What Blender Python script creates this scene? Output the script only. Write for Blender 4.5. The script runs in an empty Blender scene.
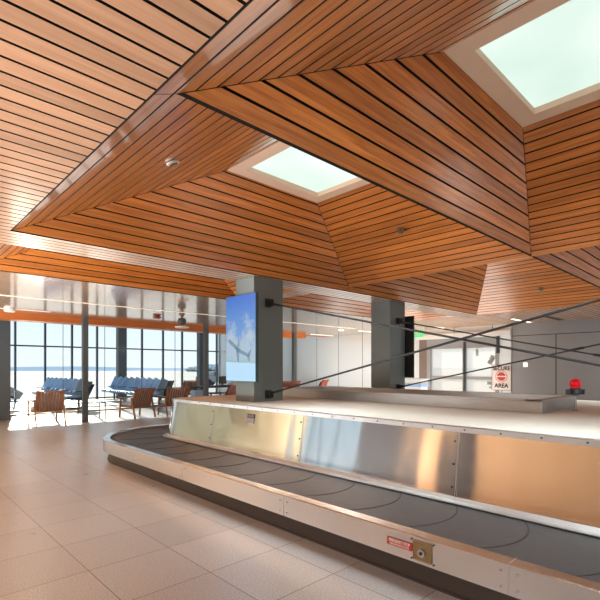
import bpy, math, random
from mathutils import Vector, Matrix
random.seed(7)
S = bpy.context.scene
COL = S.collection
H, CZ = 1.368, 1.42
ZC = CZ + H                    # underside of the flat plank ceiling

# ------------------------------------------------------------------ helpers
def srgb(r, g, b):
    f = lambda c: (c/255/12.92) if c/255 <= .04045 else ((c/255+.055)/1.055)**2.4
    return (f(r), f(g), f(b), 1.0)

class MB:
    """collects shapes (in world or local metres) and links them as one mesh object"""
    def __init__(s): s.v = []; s.f = []; s.m = []; s.uv = []
    def face(s, pts, m=0, uvs=None):
        b = len(s.v); s.v += [tuple(p) for p in pts]
        s.f.append(list(range(b, b+len(pts)))); s.m.append(m); s.uv.append(uvs)
    def box(s, c, size, m=0, rot=None):
        hx, hy, hz = [k/2 for k in size]; c = Vector(c)
        P = [Vector((x, y, z)) for x in (-hx, hx) for y in (-hy, hy) for z in (-hz, hz)]
        if rot is not None: P = [rot @ p for p in P]
        P = [p + c for p in P]; b = len(s.v); s.v += [tuple(p) for p in P]
        for q in ((0,1,3,2),(4,6,7,5),(0,4,5,1),(2,3,7,6),(0,2,6,4),(1,5,7,3)):
            s.f.append([b+i for i in q]); s.m.append(m); s.uv.append(None)
    def span(s, a, b, m=0):
        s.box([(a[i]+b[i])/2 for i in range(3)], [abs(b[i]-a[i]) for i in range(3)], m)
    def bar(s, p, q, w, t, m=0, up=(0,0,1)):
        p, q = Vector(p), Vector(q); d = q-p; L = d.length; z = d/L
        u = Vector(up)
        if abs(z.dot(u)) > .98: u = Vector((0,1,0))
        x = u.cross(z).normalized(); y = z.cross(x)
        s.box((p+q)/2, (w, t, L), m, Matrix((x, y, z)).transposed())
    def tube(s, p, q, r, m=0, n=12, r2=None):
        p, q = Vector(p), Vector(q); r2 = r if r2 is None else r2
        z = (q-p).normalized(); u = Vector((0,0,1)) if abs(z.z) < .9 else Vector((1,0,0))
        x = u.cross(z).normalized(); y = z.cross(x); b = len(s.v)
        for (c, rr) in ((p, r), (q, r2)):
            for i in range(n):
                a = 2*math.pi*i/n; s.v.append(tuple(c + x*(rr*math.cos(a)) + y*(rr*math.sin(a))))
        for i in range(n):
            j = (i+1) % n; s.f.append([b+i, b+j, b+n+j, b+n+i]); s.m.append(m); s.uv.append(None)
        s.f.append([b+i for i in range(n)][::-1]); s.m.append(m); s.uv.append(None)
        s.f.append([b+n+i for i in range(n)]); s.m.append(m); s.uv.append(None)
    def lathe(s, c, prof, m=0, n=20):
        c = Vector(c); b = len(s.v)
        for (r, z) in prof:
            for i in range(n):
                a = 2*math.pi*i/n; s.v.append((c.x+r*math.cos(a), c.y+r*math.sin(a), c.z+z))
        for k in range(len(prof)-1):
            for i in range(n):
                j = (i+1) % n
                s.f.append([b+k*n+i, b+k*n+j, b+(k+1)*n+j, b+(k+1)*n+i]); s.m.append(m); s.uv.append(None)
        for k in (0, len(prof)-1):
            s.f.append([b+k*n+i for i in range(n)]); s.m.append(m); s.uv.append(None)
    def build(s, name, mats, parent=None, smooth=False, bevel=0, label=None, **props):
        me = bpy.data.meshes.new(name)
        o = bpy.data.objects.new(name, me); COL.objects.link(o)
        off = Vector((0,0,0))
        if parent is not None:
            o.parent = parent; p = parent
            while p is not None: off += p.location; p = p.parent
        me.from_pydata([tuple(Vector(v)-off) for v in s.v], [], s.f)
        for mt in (mats if isinstance(mats, (list, tuple)) else [mats]): me.materials.append(mt)
        for p, mi in zip(me.polygons, s.m): p.material_index = mi; p.use_smooth = smooth
        if any(u is not None for u in s.uv):
            L = me.uv_layers.new(name='UVMap')
            for p, u in zip(me.polygons, s.uv):
                if u is not None:
                    for li, w in zip(p.loop_indices, u): L.data[li].uv = w
        if bevel:
            md = o.modifiers.new('edge', 'BEVEL'); md.width = bevel; md.segments = 2; md.limit_method = 'ANGLE'
        if label: o['label'] = label
        for k, v in props.items(): o[k] = v
        return o

def thing(name, label, cat, loc=(0,0,0), rz=0, group=None):
    o = bpy.data.objects.new(name, None); COL.objects.link(o)
    o.empty_display_size = .1; o.location = loc; o.rotation_euler = (0,0,rz)
    o['label'] = label; o['category'] = cat
    if group: o['group'] = group
    return o
def tag(o, label, cat, group=None):
    o['label'] = label; o['category'] = cat
    if group: o['group'] = group
    return o
def struct(o): o['kind'] = 'structure'; return o
def copy_tree(o, parent=None):
    c = o.copy(); COL.objects.link(c)
    if parent is not None: c.parent = parent
    for ch in list(o.children): copy_tree(ch, c)
    return c

# ------------------------------------------------------------------ materials
def base(name):
    m = bpy.data.materials.new(name); m.use_nodes = True
    nt = m.node_tree; return m, nt, nt.nodes['Principled BSDF']
def N(nt, t, **kw):
    n = nt.nodes.new(t)
    for k, v in kw.items():
        if k in n.inputs: n.inputs[k].default_value = v
        else: setattr(n, k, v)
    return n
def plain(name, col, rough=.5, metal=0, var=.06, scale=8, bump=0, **kw):
    """a colour with slight mottling"""
    m, nt, b = base(name)
    tc = N(nt, 'ShaderNodeTexCoord'); nz = N(nt, 'ShaderNodeTexNoise', Scale=scale, Detail=4.0)
    nt.links.new(tc.outputs['Object'], nz.inputs['Vector'])
    mx = N(nt, 'ShaderNodeMix', data_type='RGBA')
    mx.inputs[6].default_value = tuple(c*(1-var) for c in col[:3])+(1,)
    mx.inputs[7].default_value = tuple(min(1, c*(1+var)) for c in col[:3])+(1,)
    nt.links.new(nz.outputs['Fac'], mx.inputs[0]); nt.links.new(mx.outputs[2], b.inputs['Base Color'])
    b.inputs['Roughness'].default_value = rough; b.inputs['Metallic'].default_value = metal
    for k, v in kw.items(): b.inputs[k].default_value = v
    if bump:
        bp = N(nt, 'ShaderNodeBump', Strength=bump, Distance=.01)
        nt.links.new(nz.outputs['Fac'], bp.inputs['Height']); nt.links.new(bp.outputs['Normal'], b.inputs['Normal'])
    return m
def emit(name, col, st):
    m, nt, b = base(name)
    b.inputs['Base Color'].default_value = tuple(c*.8 for c in col[:3])+(1,)
    b.inputs['Emission Color'].default_value = col; b.inputs['Emission Strength'].default_value = st
    b.inputs['Roughness'].default_value = .35
    return m
def wood(name, c0, c1, rough=.38, coat=.0, spec=.5, ior=1.7):
    """planks: grain along the board (uv.x metres), every board its own tone"""
    m, nt, b = base(name)
    uv = N(nt, 'ShaderNodeUVMap'); geo = N(nt, 'ShaderNodeNewGeometry')
    mp = N(nt, 'ShaderNodeMapping'); mp.inputs['Scale'].default_value = (.9, 22, 1)
    nt.links.new(uv.outputs['UV'], mp.inputs['Vector'])
    off = N(nt, 'ShaderNodeVectorMath', operation='ADD')
    cmb = N(nt, 'ShaderNodeCombineXYZ')
    mu = N(nt, 'ShaderNodeMath', operation='MULTIPLY'); mu.inputs[1].default_value = 37.0
    nt.links.new(geo.outputs['Random Per Island'], mu.inputs[0])
    nt.links.new(mu.outputs[0], cmb.inputs['Z']); nt.links.new(mu.outputs[0], cmb.inputs['X'])
    nt.links.new(mp.outputs[0], off.inputs[0]); nt.links.new(cmb.outputs[0], off.inputs[1])
    nz = N(nt, 'ShaderNodeTexNoise', Scale=1.6, Detail=7.0, Roughness=.62, Distortion=.5)
    nt.links.new(off.outputs[0], nz.inputs['Vector'])
    rp = N(nt, 'ShaderNodeValToRGB'); rp.color_ramp.elements[0].position = .28; rp.color_ramp.elements[1].position = .72
    rp.color_ramp.elements[0].color = c0; rp.color_ramp.elements[1].color = c1
    nt.links.new(nz.outputs['Fac'], rp.inputs['Fac'])
    hs = N(nt, 'ShaderNodeHueSaturation')
    mr = N(nt, 'ShaderNodeMapRange'); mr.inputs[3].default_value = .82; mr.inputs[4].default_value = 1.2
    nt.links.new(geo.outputs['Random Per Island'], mr.inputs[0]); nt.links.new(mr.outputs[0], hs.inputs['Value'])
    nt.links.new(rp.outputs['Color'], hs.inputs['Color']); nt.links.new(hs.outputs['Color'], b.inputs['Base Color'])
    b.inputs['Roughness'].default_value = rough; b.inputs['Coat Weight'].default_value = coat
    b.inputs['Coat IOR'].default_value = ior; b.inputs['Coat Roughness'].default_value = .16 if rough > .2 else .10; b.inputs['Specular IOR Level'].default_value = spec
    return m

M = {}
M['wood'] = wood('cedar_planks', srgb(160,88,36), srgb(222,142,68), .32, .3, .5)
M['wood_satin'] = wood('cedar_planks_lacquered', srgb(160,88,36), srgb(222,142,68), .28, 1.0, .6, 1.8)
[n_ for n_ in M['wood_satin'].node_tree.nodes if n_.type == 'BSDF_PRINCIPLED'][0].inputs['Coat Roughness'].default_value = .06
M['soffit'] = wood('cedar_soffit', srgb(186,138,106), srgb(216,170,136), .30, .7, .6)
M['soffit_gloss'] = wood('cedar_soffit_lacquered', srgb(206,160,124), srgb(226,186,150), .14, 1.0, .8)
M['gap'] = plain('plank_gap', (.012,.008,.006,1), .9, var=0)
M['woodplain'] = plain('orange_wood', srgb(196,112,52), .4, var=.15, scale=5)
M['chairwood'] = plain('chair_wood', srgb(152,110,82), .45, var=.15, scale=10)
M['redwood'] = plain('red_chair_wood', srgb(140,58,36), .45, var=.15, scale=10)
M['drywall'] = plain('cream_drywall', srgb(226,196,172), .8, var=.02)
M['white'] = plain('white_paint', srgb(226,228,226), .5, var=.02)
M['panelwhite'] = plain('pale_wall_panel', srgb(218,228,232), .25, var=.02)
M['panelgloss'] = plain('pale_gloss_panel', srgb(218,228,232), .2, var=.02, **{'Coat Weight':1.0,'Coat IOR':2.1,'Coat Roughness':.12})
M['wallgray'] = plain('gray_wall_panel', srgb(146,148,150), .4, var=.04, scale=2)
M['joint'] = plain('dark_joint', srgb(48,52,56), .6, var=0)
M['frame'] = plain('window_frame', srgb(72,86,98), .4, .3, var=.03)
M['col'] = plain('dark_column_paint', srgb(86,96,102), .45, .1, var=.05, scale=3)
M['pillar'] = plain('pillar_metal', srgb(106,118,118), .42, .3, var=.08, scale=2.5)
M['black'] = plain('black_metal', (.02,.022,.024,1), .6, 0, var=.1)
M['rubber'] = plain('black_rubber', srgb(58,62,66), .46, var=.22, scale=14, bump=.12)
M['rubber_edge'] = plain('black_rubber_edge', srgb(44,47,50), .6, var=.1)
M['kick'] = plain('dark_kick', srgb(78,74,72), .55, .2, var=.06)
M['stone'] = plain('pale_speckled_top', srgb(214,216,210), .55, var=.10, scale=34)
M['bluefab'] = plain('blue_vinyl', srgb(166,202,242), .4, var=.06)
M['navy'] = plain('dark_blue_vinyl', srgb(34,62,112), .5, var=.06)
M['paleblue'] = plain('pale_blue_cushion', srgb(190,210,224), .6, var=.05)
M['darkgray'] = plain('dark_gray_shell', srgb(70,76,76), .5, var=.08)
M['chrome'] = plain('bright_metal', srgb(190,196,200), .2, .9, var=.03)
M['red'] = emit('red_lens', srgb(214,22,36), .25)
M['redpaint'] = plain('red_label', srgb(196,52,44), .5, var=.04)
M['brass'] = plain('tan_recess', srgb(150,128,92), .4, .4, var=.2, scale=40)
M['screenframe'] = plain('display_bezel', srgb(60,84,92), .3, .3, var=.03)
M['lamp'] = emit('strip_light', (1,.82,.58,1), 2.2)
M['lampw'] = emit('round_light', (1,.93,.82,1), 3.5)
M['exit'] = emit('exit_green', srgb(70,200,120), .8)
M['signred'] = plain('sign_red', srgb(216,76,62), .5, var=.05)
M['signpink'] = plain('sign_board', srgb(252,242,236), .5, var=.02)
M['snow'] = plain('snowy_ground', srgb(168,163,156), .9, var=.2, scale=.05)
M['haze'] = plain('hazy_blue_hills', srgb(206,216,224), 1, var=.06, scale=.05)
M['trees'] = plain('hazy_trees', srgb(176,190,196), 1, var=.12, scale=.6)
M['cream'] = plain('cream_outside_wall', srgb(238,232,216), .9, var=.03)
M['roof_blocker'] = plain('blocker_dark', srgb(60,55,50), .9, var=.05)
M['brown'] = plain('brown_jamb', srgb(120,104,96), .5, var=.06)
M['plum'] = plain('label_dark', srgb(86,66,62), .5, var=.1)
M['lav'] = plain('label_light', srgb(150,150,160), .5, var=.1, scale=60)

def steel(name, col, rough, wavy):
    m, nt, b = base(name)
    tc = N(nt, 'ShaderNodeTexCoord')
    mp = N(nt, 'ShaderNodeMapping'); mp.inputs['Scale'].default_value = (1.3, 1.3, .35)
    nt.links.new(tc.outputs['Object'], mp.inputs['Vector'])
    nz = N(nt, 'ShaderNodeTexNoise', Scale=1.4, Detail=1.0)
    nt.links.new(mp.outputs[0], nz.inputs['Vector'])
    n2 = N(nt, 'ShaderNodeTexNoise', Scale=9.0, Detail=5.0)
    nt.links.new(tc.outputs['Object'], n2.inputs['Vector'])
    mr = N(nt, 'ShaderNodeMapRange'); mr.inputs[3].default_value = rough*.75; mr.inputs[4].default_value = rough*1.3
    nt.links.new(n2.outputs['Fac'], mr.inputs[0]); nt.links.new(mr.outputs[0], b.inputs['Roughness'])
    bp = N(nt, 'ShaderNodeBump', Strength=wavy, Distance=.05)
    nt.links.new(nz.outputs['Fac'], bp.inputs['Height']); nt.links.new(bp.outputs['Normal'], b.inputs['Normal'])
    b.inputs['Base Color'].default_value = col; b.inputs['Metallic'].default_value = 1
    return m
M['steel'] = steel('brushed_steel', (.74,.73,.70,1), .085, .26)
M['rail'] = steel('rail_steel', (.64,.65,.65,1), .22, .2)
M['galv'] = steel('galvanised', (.46,.48,.49,1), .42, .15)

def glass(name, tint, refl=.5):
    m = bpy.data.materials.new(name); m.use_nodes = True; nt = m.node_tree; nt.nodes.clear()
    out = N(nt, 'ShaderNodeOutputMaterial'); tr = N(nt, 'ShaderNodeBsdfTransparent'); gl = N(nt, 'ShaderNodeBsdfGlossy')
    tr.inputs['Color'].default_value = tint; gl.inputs['Roughness'].default_value = .02
    fr = N(nt, 'ShaderNodeFresnel', IOR=1.25)
    mu = N(nt, 'ShaderNodeMath', operation='MULTIPLY'); mu.inputs[1].default_value = refl
    mx = N(nt, 'ShaderNodeMixShader')
    nt.links.new(fr.outputs[0], mu.inputs[0]); nt.links.new(mu.outputs[0], mx.inputs[0])
    nt.links.new(tr.outputs[0], mx.inputs[1]); nt.links.new(gl.outputs[0], mx.inputs[2]); nt.links.new(mx.outputs[0], out.inputs['Surface'])
    return m
M['glass'] = glass('clear_glass', (.95,.98,.98,1))

def frosted():
    m = bpy.data.materials.new('frosted_cream_glass'); m.use_nodes = True; nt = m.node_tree; nt.nodes.clear()
    out = N(nt, 'ShaderNodeOutputMaterial'); tr = N(nt, 'ShaderNodeBsdfTransparent'); tl = N(nt, 'ShaderNodeBsdfTranslucent')
    df = N(nt, 'ShaderNodeBsdfDiffuse'); df.inputs['Color'].default_value = (.8,.76,.68,1)
    tl.inputs['Color'].default_value = (1,.95,.86,1); tr.inputs['Color'].default_value = (1,.97,.9,1)
    a = N(nt, 'ShaderNodeMixShader'); a.inputs[0].default_value = .3; b = N(nt, 'ShaderNodeMixShader'); b.inputs[0].default_value = .35
    nt.links.new(tl.outputs[0], a.inputs[1]); nt.links.new(df.outputs[0], a.inputs[2]); nt.links.new(a.outputs[0], b.inputs[1]); nt.links.new(tr.outputs[0], b.inputs[2])
    nt.links.new(b.outputs[0], out.inputs['Surface']); return m
M['frost'] = frosted()
def floor_mat():
    m, nt, b = base('terrazzo_tiles')
    tc = N(nt, 'ShaderNodeTexCoord'); sx = N(nt, 'ShaderNodeSeparateXYZ')
    nt.links.new(tc.outputs['Object'], sx.inputs[0])
    def cell(out, off, pitch):
        a = N(nt, 'ShaderNodeMath', operation='SUBTRACT'); a.inputs[1].default_value = off
        d = N(nt, 'ShaderNodeMath', operation='DIVIDE'); d.inputs[1].default_value = pitch
        fl = N(nt, 'ShaderNodeMath', operation='FLOOR'); fr = N(nt, 'ShaderNodeMath', operation='FRACT')
        nt.links.new(out, a.inputs[0]); nt.links.new(a.outputs[0], d.inputs[0])
        nt.links.new(d.outputs[0], fl.inputs[0]); nt.links.new(d.outputs[0], fr.inputs[0])
        e = N(nt, 'ShaderNodeMath', operation='PINGPONG'); e.inputs[1].default_value = .5
        nt.links.new(fr.outputs[0], e.inputs[0])
        g = N(nt, 'ShaderNodeMath', operation='LESS_THAN'); g.inputs[1].default_value = .0055
        nt.links.new(e.outputs[0], g.inputs[0]); return fl.outputs[0], g.outputs[0]
    fx, gx = cell(sx.outputs['X'], 1.125, .605); fy, gy = cell(sx.outputs['Y'], 3.94, .61)
    cb = N(nt, 'ShaderNodeCombineXYZ'); nt.links.new(fx, cb.inputs[0]); nt.links.new(fy, cb.inputs[1])
    wn = N(nt, 'ShaderNodeTexWhiteNoise'); nt.links.new(cb.outputs[0], wn.inputs['Vector'])
    sp = N(nt, 'ShaderNodeTexVoronoi', Scale=70.0); nt.links.new(tc.outputs['Object'], sp.inputs['Vector'])
    sp2 = N(nt, 'ShaderNodeTexNoise', Scale=95.0, Detail=4.0); nt.links.new(tc.outputs['Object'], sp2.inputs['Vector'])
    big = N(nt, 'ShaderNodeTexNoise', Scale=1.6, Detail=4.0, Distortion=1.2); nt.links.new(tc.outputs['Object'], big.inputs['Vector'])
    rp = N(nt, 'ShaderNodeValToRGB'); rp.color_ramp.elements[0].color = srgb(150,152,156); rp.color_ramp.elements[1].color = srgb(204,206,208)
    rp.color_ramp.elements[0].position = .3; rp.color_ramp.elements[1].position = .7
    nt.links.new(sp2.outputs['Fac'], rp.inputs['Fac'])
    hs = N(nt, 'ShaderNodeHueSaturation'); nt.links.new(rp.outputs['Color'], hs.inputs['Color'])
    mr = N(nt, 'ShaderNodeMapRange'); mr.inputs[3].default_value = .90; mr.inputs[4].default_value = 1.06
    nt.links.new(wn.outputs['Value'], mr.inputs[0])
    mr2 = N(nt, 'ShaderNodeMapRange'); mr2.inputs[3].default_value = .88; mr2.inputs[4].default_value = 1.1
    nt.links.new(big.outputs['Fac'], mr2.inputs[0])
    mu = N(nt, 'ShaderNodeMath', operation='MULTIPLY'); nt.links.new(mr.outputs[0], mu.inputs[0]); nt.links.new(mr2.outputs[0], mu.inputs[1])
    nt.links.new(mu.outputs[0], hs.inputs['Value'])
    mxg = N(nt, 'ShaderNodeMath', operation='MAXIMUM'); nt.links.new(gx, mxg.inputs[0]); nt.links.new(gy, mxg.inputs[1])
    mx = N(nt, 'ShaderNodeMix', data_type='RGBA'); mx.inputs[7].default_value = srgb(92,76,70)
    nt.links.new(mxg.outputs[0], mx.inputs[0]); nt.links.new(hs.outputs['Color'], mx.inputs[6])
    nt.links.new(mx.outputs[2], b.inputs['Base Color'])
    mr3 = N(nt, 'ShaderNodeMapRange'); mr3.inputs[3].default_value = .22; mr3.inputs[4].default_value = .42
    nt.links.new(big.outputs['Fac'], mr3.inputs[0]); nt.links.new(mr3.outputs[0], b.inputs['Roughness'])
    b.inputs['Specular IOR Level'].default_value = .6
    b.inputs['Coat Weight'].default_value = .7; b.inputs['Coat IOR'].default_value = 1.6; b.inputs['Coat Roughness'].default_value = .3
    return m
M['floor'] = floor_mat()

def sky_glass():
    m, nt, b = base('skylight_glazing')
    tc = N(nt, 'ShaderNodeTexCoord'); nz = N(nt, 'ShaderNodeTexNoise', Scale=.9, Detail=2.0)
    nt.links.new(tc.outputs['Object'], nz.inputs['Vector'])
    rp = N(nt, 'ShaderNodeValToRGB'); rp.color_ramp.elements[0].color = (.60,.80,.72,1); rp.color_ramp.elements[1].color = (.80,.93,.87,1)
    rp.color_ramp.elements[0].position = .35; rp.color_ramp.elements[1].position = .65
    nt.links.new(nz.outputs['Fac'], rp.inputs['Fac']); nt.links.new(rp.outputs['Color'], b.inputs['Emission Color'])
    b.inputs['Emission Strength'].default_value = .66; b.inputs['Base Color'].default_value = (.3,.35,.33,1)
    return m
M['skyglass'] = sky_glass()

def screen_mat():
    m, nt, b = base('sky_picture')
    uv = N(nt, 'ShaderNodeUVMap'); sx = N(nt, 'ShaderNodeSeparateXYZ'); nt.links.new(uv.outputs['UV'], sx.inputs[0])
    mp = N(nt, 'ShaderNodeMapping'); mp.inputs['Scale'].default_value = (1.6, 2.6, 1); mp.inputs['Location'].default_value = (.35, .1, 0)
    nt.links.new(uv.outputs['UV'], mp.inputs['Vector'])
    nz = N(nt, 'ShaderNodeTexNoise', Scale=2.2, Detail=6.0, Roughness=.6); nt.links.new(mp.outputs[0], nz.inputs['Vector'])
    g = N(nt, 'ShaderNodeValToRGB'); e = g.color_ramp.elements
    e[0].position = 0; e[0].color = srgb(150,196,226); e[1].position = 1; e[1].color = srgb(24,112,216)
    e2 = e.new(.55); e2.color = srgb(92,160,222)
    nt.links.new(sx.outputs['Y'], g.inputs['Fac'])
    # cloud cover thins with height
    mr = N(nt, 'ShaderNodeMapRange'); mr.inputs[1].default_value = .25; mr.inputs[2].default_value = .95; mr.inputs[3].default_value = .42; mr.inputs[4].default_value = -.22
    nt.links.new(sx.outputs['Y'], mr.inputs[0])
    ad = N(nt, 'ShaderNodeMath', operation='ADD'); nt.links.new(nz.outputs['Fac'], ad.inputs[0]); nt.links.new(mr.outputs[0], ad.inputs[1])
    cr = N(nt, 'ShaderNodeMapRange'); cr.inputs[1].default_value = .52; cr.inputs[2].default_value = .74
    nt.links.new(ad.outputs[0], cr.inputs[0])
    mx = N(nt, 'ShaderNodeMix', data_type='RGBA'); mx.inputs[7].default_value = srgb(172,200,222)
    nt.links.new(cr.outputs[0], mx.inputs[0]); nt.links.new(g.outputs['Color'], mx.inputs[6])
    nt.links.new(mx.outputs[2], b.inputs['Emission Color']); b.inputs['Emission Strength'].default_value = .58
    b.inputs['Base Color'].default_value = (.02,.02,.02,1); b.inputs['Roughness'].default_value = .25
    return m
M['screen'] = screen_mat()
M['planegray'] = emit('picture_plane_gray', srgb(86,114,136), .6)
M['picmid'] = emit('picture_shore', srgb(112,152,160), .6)
M['piclow'] = emit('picture_water', srgb(138,182,214), .58)

# ------------------------------------------------------------------ camera
cam = bpy.data.cameras.new('camera'); co = bpy.data.objects.new('camera', cam); COL.objects.link(co)
F = 453.5
cam.sensor_width = 36; cam.lens = F/600*36; cam.shift_y = 68.5/600; cam.clip_end = 2000; cam.clip_start = .05
co.location = (0,0,CZ); co.rotation_euler = (math.radians(90), 0, -math.atan2(.6905, .7233)); S.camera = co

# ------------------------------------------------------------------ plank panels
def clip(poly, n, d):
    """keep the part of a 2-D polygon with n.p <= d"""
    out = []
    for i in range(len(poly)):
        a, b = poly[i], poly[(i+1) % len(poly)]
        da, db = a[0]*n[0]+a[1]*n[1]-d, b[0]*n[0]+b[1]*n[1]-d
        if da <= 0: out.append(a)
        if (da < 0 < db) or (db < 0 < da):
            t = da/(da-db); out.append((a[0]+t*(b[0]-a[0]), a[1]+t*(b[1]-a[1])))
    return out
def plank_mb(mb, pts, along, pitch, gap, phase=None, thick=.02, inset=0.0):
    """boards over a planar polygon; boards and backing grow upwards from it"""
    P = [Vector(p) for p in pts]; u = Vector(along).normalized()
    n = Vector((0,0,0))
    for i in range(len(P)): n += (P[i]-P[0]).cross(P[(i+1) % len(P)]-P[0])
    n.normalize()
    if n.z < 0: n = -n
    v = n.cross(u).normalized(); o = P[0]
    if phase is None: phase = 0.0
    q = [((p-o).dot(u), (p-o).dot(v)) for p in P]
    ar = sum(q[i][0]*q[(i+1)%len(q)][1]-q[(i+1)%len(q)][0]*q[i][1] for i in range(len(q)))
    if ar < 0: q = q[::-1]
    back = list(q)
    if inset:
        low = min(p.z for p in P)
        r = list(q)
        for i in range(len(q)):
            a, b = q[i], q[(i+1) % len(q)]
            za, zb = (o+u*a[0]+v*a[1]).z, (o+u*b[0]+v*b[1]).z
            if abs(za-zb) < .02: continue
            e = (b[0]-a[0], b[1]-a[1]); L = math.hypot(*e)
            nn = (e[1]/L, -e[0]/L); r = clip(r, nn, nn[0]*a[0]+nn[1]*a[1]-inset)
        q = r
    lo, hi = min(p[1] for p in q), max(p[1] for p in q)
    k = math.floor((lo-phase)/pitch)
    to3 = lambda p, h: o+u*p[0]+v*p[1]+n*h
    while phase+k*pitch < hi:
        a = phase+k*pitch+gap/2; b = a+pitch-gap
        s = clip(clip(q, (0,-1), -a), (0,1), b); k += 1
        if len(s) < 3: continue
        if max(x[1] for x in s)-min(x[1] for x in s) < .004: continue
        m = len(s); bi = len(mb.v)
        mb.v += [tuple(to3(x, 0)) for x in s]+[tuple(to3(x, thick)) for x in s]
        mb.f.append([bi+i for i in range(m)][::-1]); mb.m.append(0); mb.uv.append([(x[0], x[1]) for x in s][::-1])
        for i in range(m):
            j = (i+1) % m
            mb.f.append([bi+i, bi+j, bi+m+j, bi+m+i]); mb.m.append(1)
            mb.uv.append([(s[i][0], s[i][1]), (s[j][0], s[j][1]), (s[j][0], s[j][1]+.02), (s[i][0], s[i][1]+.02)])
    mb.face([to3(x, thick+.012) for x in back], 1)
def hp(v, u, h): return (v*H, u*H, CZ+h*H)

ceil = bpy.data.objects.new('ceiling', None); COL.objects.link(ceil); struct(ceil); ceil.location = (0,0,ZC)
ceil['label'] = 'folded cedar plank ceiling with pyramid coffers and flat bands'
U_W, U_BEAM, V_R = 21.8, 13.17, 14.4
PF = .1208; PH0 = 2.098
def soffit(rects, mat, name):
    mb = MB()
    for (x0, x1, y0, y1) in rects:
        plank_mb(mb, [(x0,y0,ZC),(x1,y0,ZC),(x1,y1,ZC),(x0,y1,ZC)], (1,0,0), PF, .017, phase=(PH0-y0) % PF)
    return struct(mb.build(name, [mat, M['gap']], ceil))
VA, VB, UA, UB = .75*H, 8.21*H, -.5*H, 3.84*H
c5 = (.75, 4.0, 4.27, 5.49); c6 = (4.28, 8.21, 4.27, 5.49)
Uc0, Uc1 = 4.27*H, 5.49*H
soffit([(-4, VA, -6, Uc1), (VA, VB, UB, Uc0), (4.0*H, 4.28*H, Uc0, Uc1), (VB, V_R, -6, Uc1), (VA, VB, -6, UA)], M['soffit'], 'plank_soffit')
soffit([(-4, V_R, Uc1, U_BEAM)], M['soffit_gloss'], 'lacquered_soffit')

hr, hs = 1.043, 1.59
VS = .752; SA = .59/(2.09-VS); tip = VS-.75+.043/SA; tipB = .043/.7375
SL = []                                           # skylights: v0, v1, u0, u1
def facet(pts, along, name='coffer_slope', mat='wood'):
    mb = MB(); plank_mb(mb, [hp(*p) for p in pts], along, PF, .016, phase=-.008, inset=.003)
    return struct(mb.build(name, [M[mat], M['gap']], ceil))
X, Y = (1,0,0), (0,1,0)
for mir in (False, True):                         # both halves of the four large coffers
    f = (lambda v: 8.96-v) if mir else (lambda v: v)
    g = lambda L: [(f(v), u, h) for (v, u, h) in L]
    # far coffers
    facet(g([(VS,3.84,1),(VS,1.57,1),(.75+tip,1.57,hr),(2.09,2.25,hs),(2.09,3.04,hs)]), Y, mat='wood' if mir else 'wood_satin')
    facet(g([(VS,3.84,1),(2.09,3.04,hs),(3.13,3.04,hs),(4.48,3.84-tipB,hr),(4.48,3.84,1)]), X)
    facet(g([(4.48,3.84-tipB,hr),(3.13,3.04,hs),(3.13,2.25,hs),(4.48,1.57,hr)]), Y)
    facet(g([(.75+tip,1.57,hr),(4.48,1.57,hr),(3.13,2.25,hs),(2.09,2.25,hs)]), X)
    # near coffers
    facet(g([(VS,1.57,1),(VS,-.5,1),(2.09,.3,hs),(2.09,1.15,hs),(.75+tip,1.57,hr)]), Y, mat='wood' if mir else 'wood_satin')
    facet(g([(.75+tip,1.57,hr),(4.48,1.57,hr),(3.13,1.15,hs),(2.09,1.15,hs)]), X)
    facet(g([(4.48,1.57,hr),(3.13,1.15,hs),(3.13,.3,hs),(4.48,-.5+tipB,hr)]), Y)
    facet(g([(VS,-.5,1),(4.48,-.5,1),(4.48,-.5+tipB,hr),(3.13,.3,hs),(2.09,.3,hs)]), X)
    for (u0, u1) in ((2.25,3.04),(.3,1.15)):
        v0, v1 = sorted((f(2.09), f(3.13))); SL.append((v0, v1, u0, u1))
for (v0, v1, u0, u1) in (c5, c6):                 # the two small coffers beyond the band
    dh = .3; a = dh/.44; b = dh/.7375; h = 1+dh
    facet([(v0,u0,1),(v0,u1,1),(v0+a,u1-b,h),(v0+a,u0+b,h)], Y)
    facet([(v1,u0,1),(v1,u1,1),(v1-a,u1-b,h),(v1-a,u0+b,h)], Y)
    facet([(v0,u1,1),(v1,u1,1),(v1-a,u1-b,h),(v0+a,u1-b,h)], X)
    facet([(v0,u0,1),(v1,u0,1),(v1-a,u0+b,h),(v0+a,u0+b,h)], X)
    facet([(v0+a,u0+b,h),(v1-a,u0+b,h),(v1-a,u1-b,h),(v0+a,u1-b,h)], X, 'coffer_top')

SLL = ['skylight over the far window side of the hall, beside the round sensor slope',
       'large skylight overhead at the top right of the picture',
       'skylight of the far right coffer, behind the lower wooden ridge',
       'skylight of the coffer above the far end of the belt']
for (v0, v1, u0, u1), lb in zip(SL, SLL):
    c = hp((v0+v1)/2, (u0+u1)/2, hs)
    t = thing('skylight', lb, 'skylight', c, group='ceiling skylights')
    m = MB(); w = .11; e = .012
    for (a0, a1, b0, b1) in ((v0-e, v1+e, u0-e, u0+w), (v0-e, v1+e, u1-w, u1+e), (v0-e, v0+w, u0+w, u1-w), (v1-w, v1+e, u0+w, u1-w)):
        A, B = hp(a0, b0, hs), hp(a1, b1, hs); m.span((A[0],A[1],A[2]+.002), (B[0],B[1],B[2]+.055))
    m.build('skylight_frame', M['drywall'], t)
    m = MB(); A, B = hp(v0+w, u0+w, hs), hp(v1-w, u1-w, hs); m.span((A[0]-.01,A[1]-.01,A[2]+.056), (B[0]+.01,B[1]+.01,A[2]+.07)); m.build('glazing', M['skyglass'], t)

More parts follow.
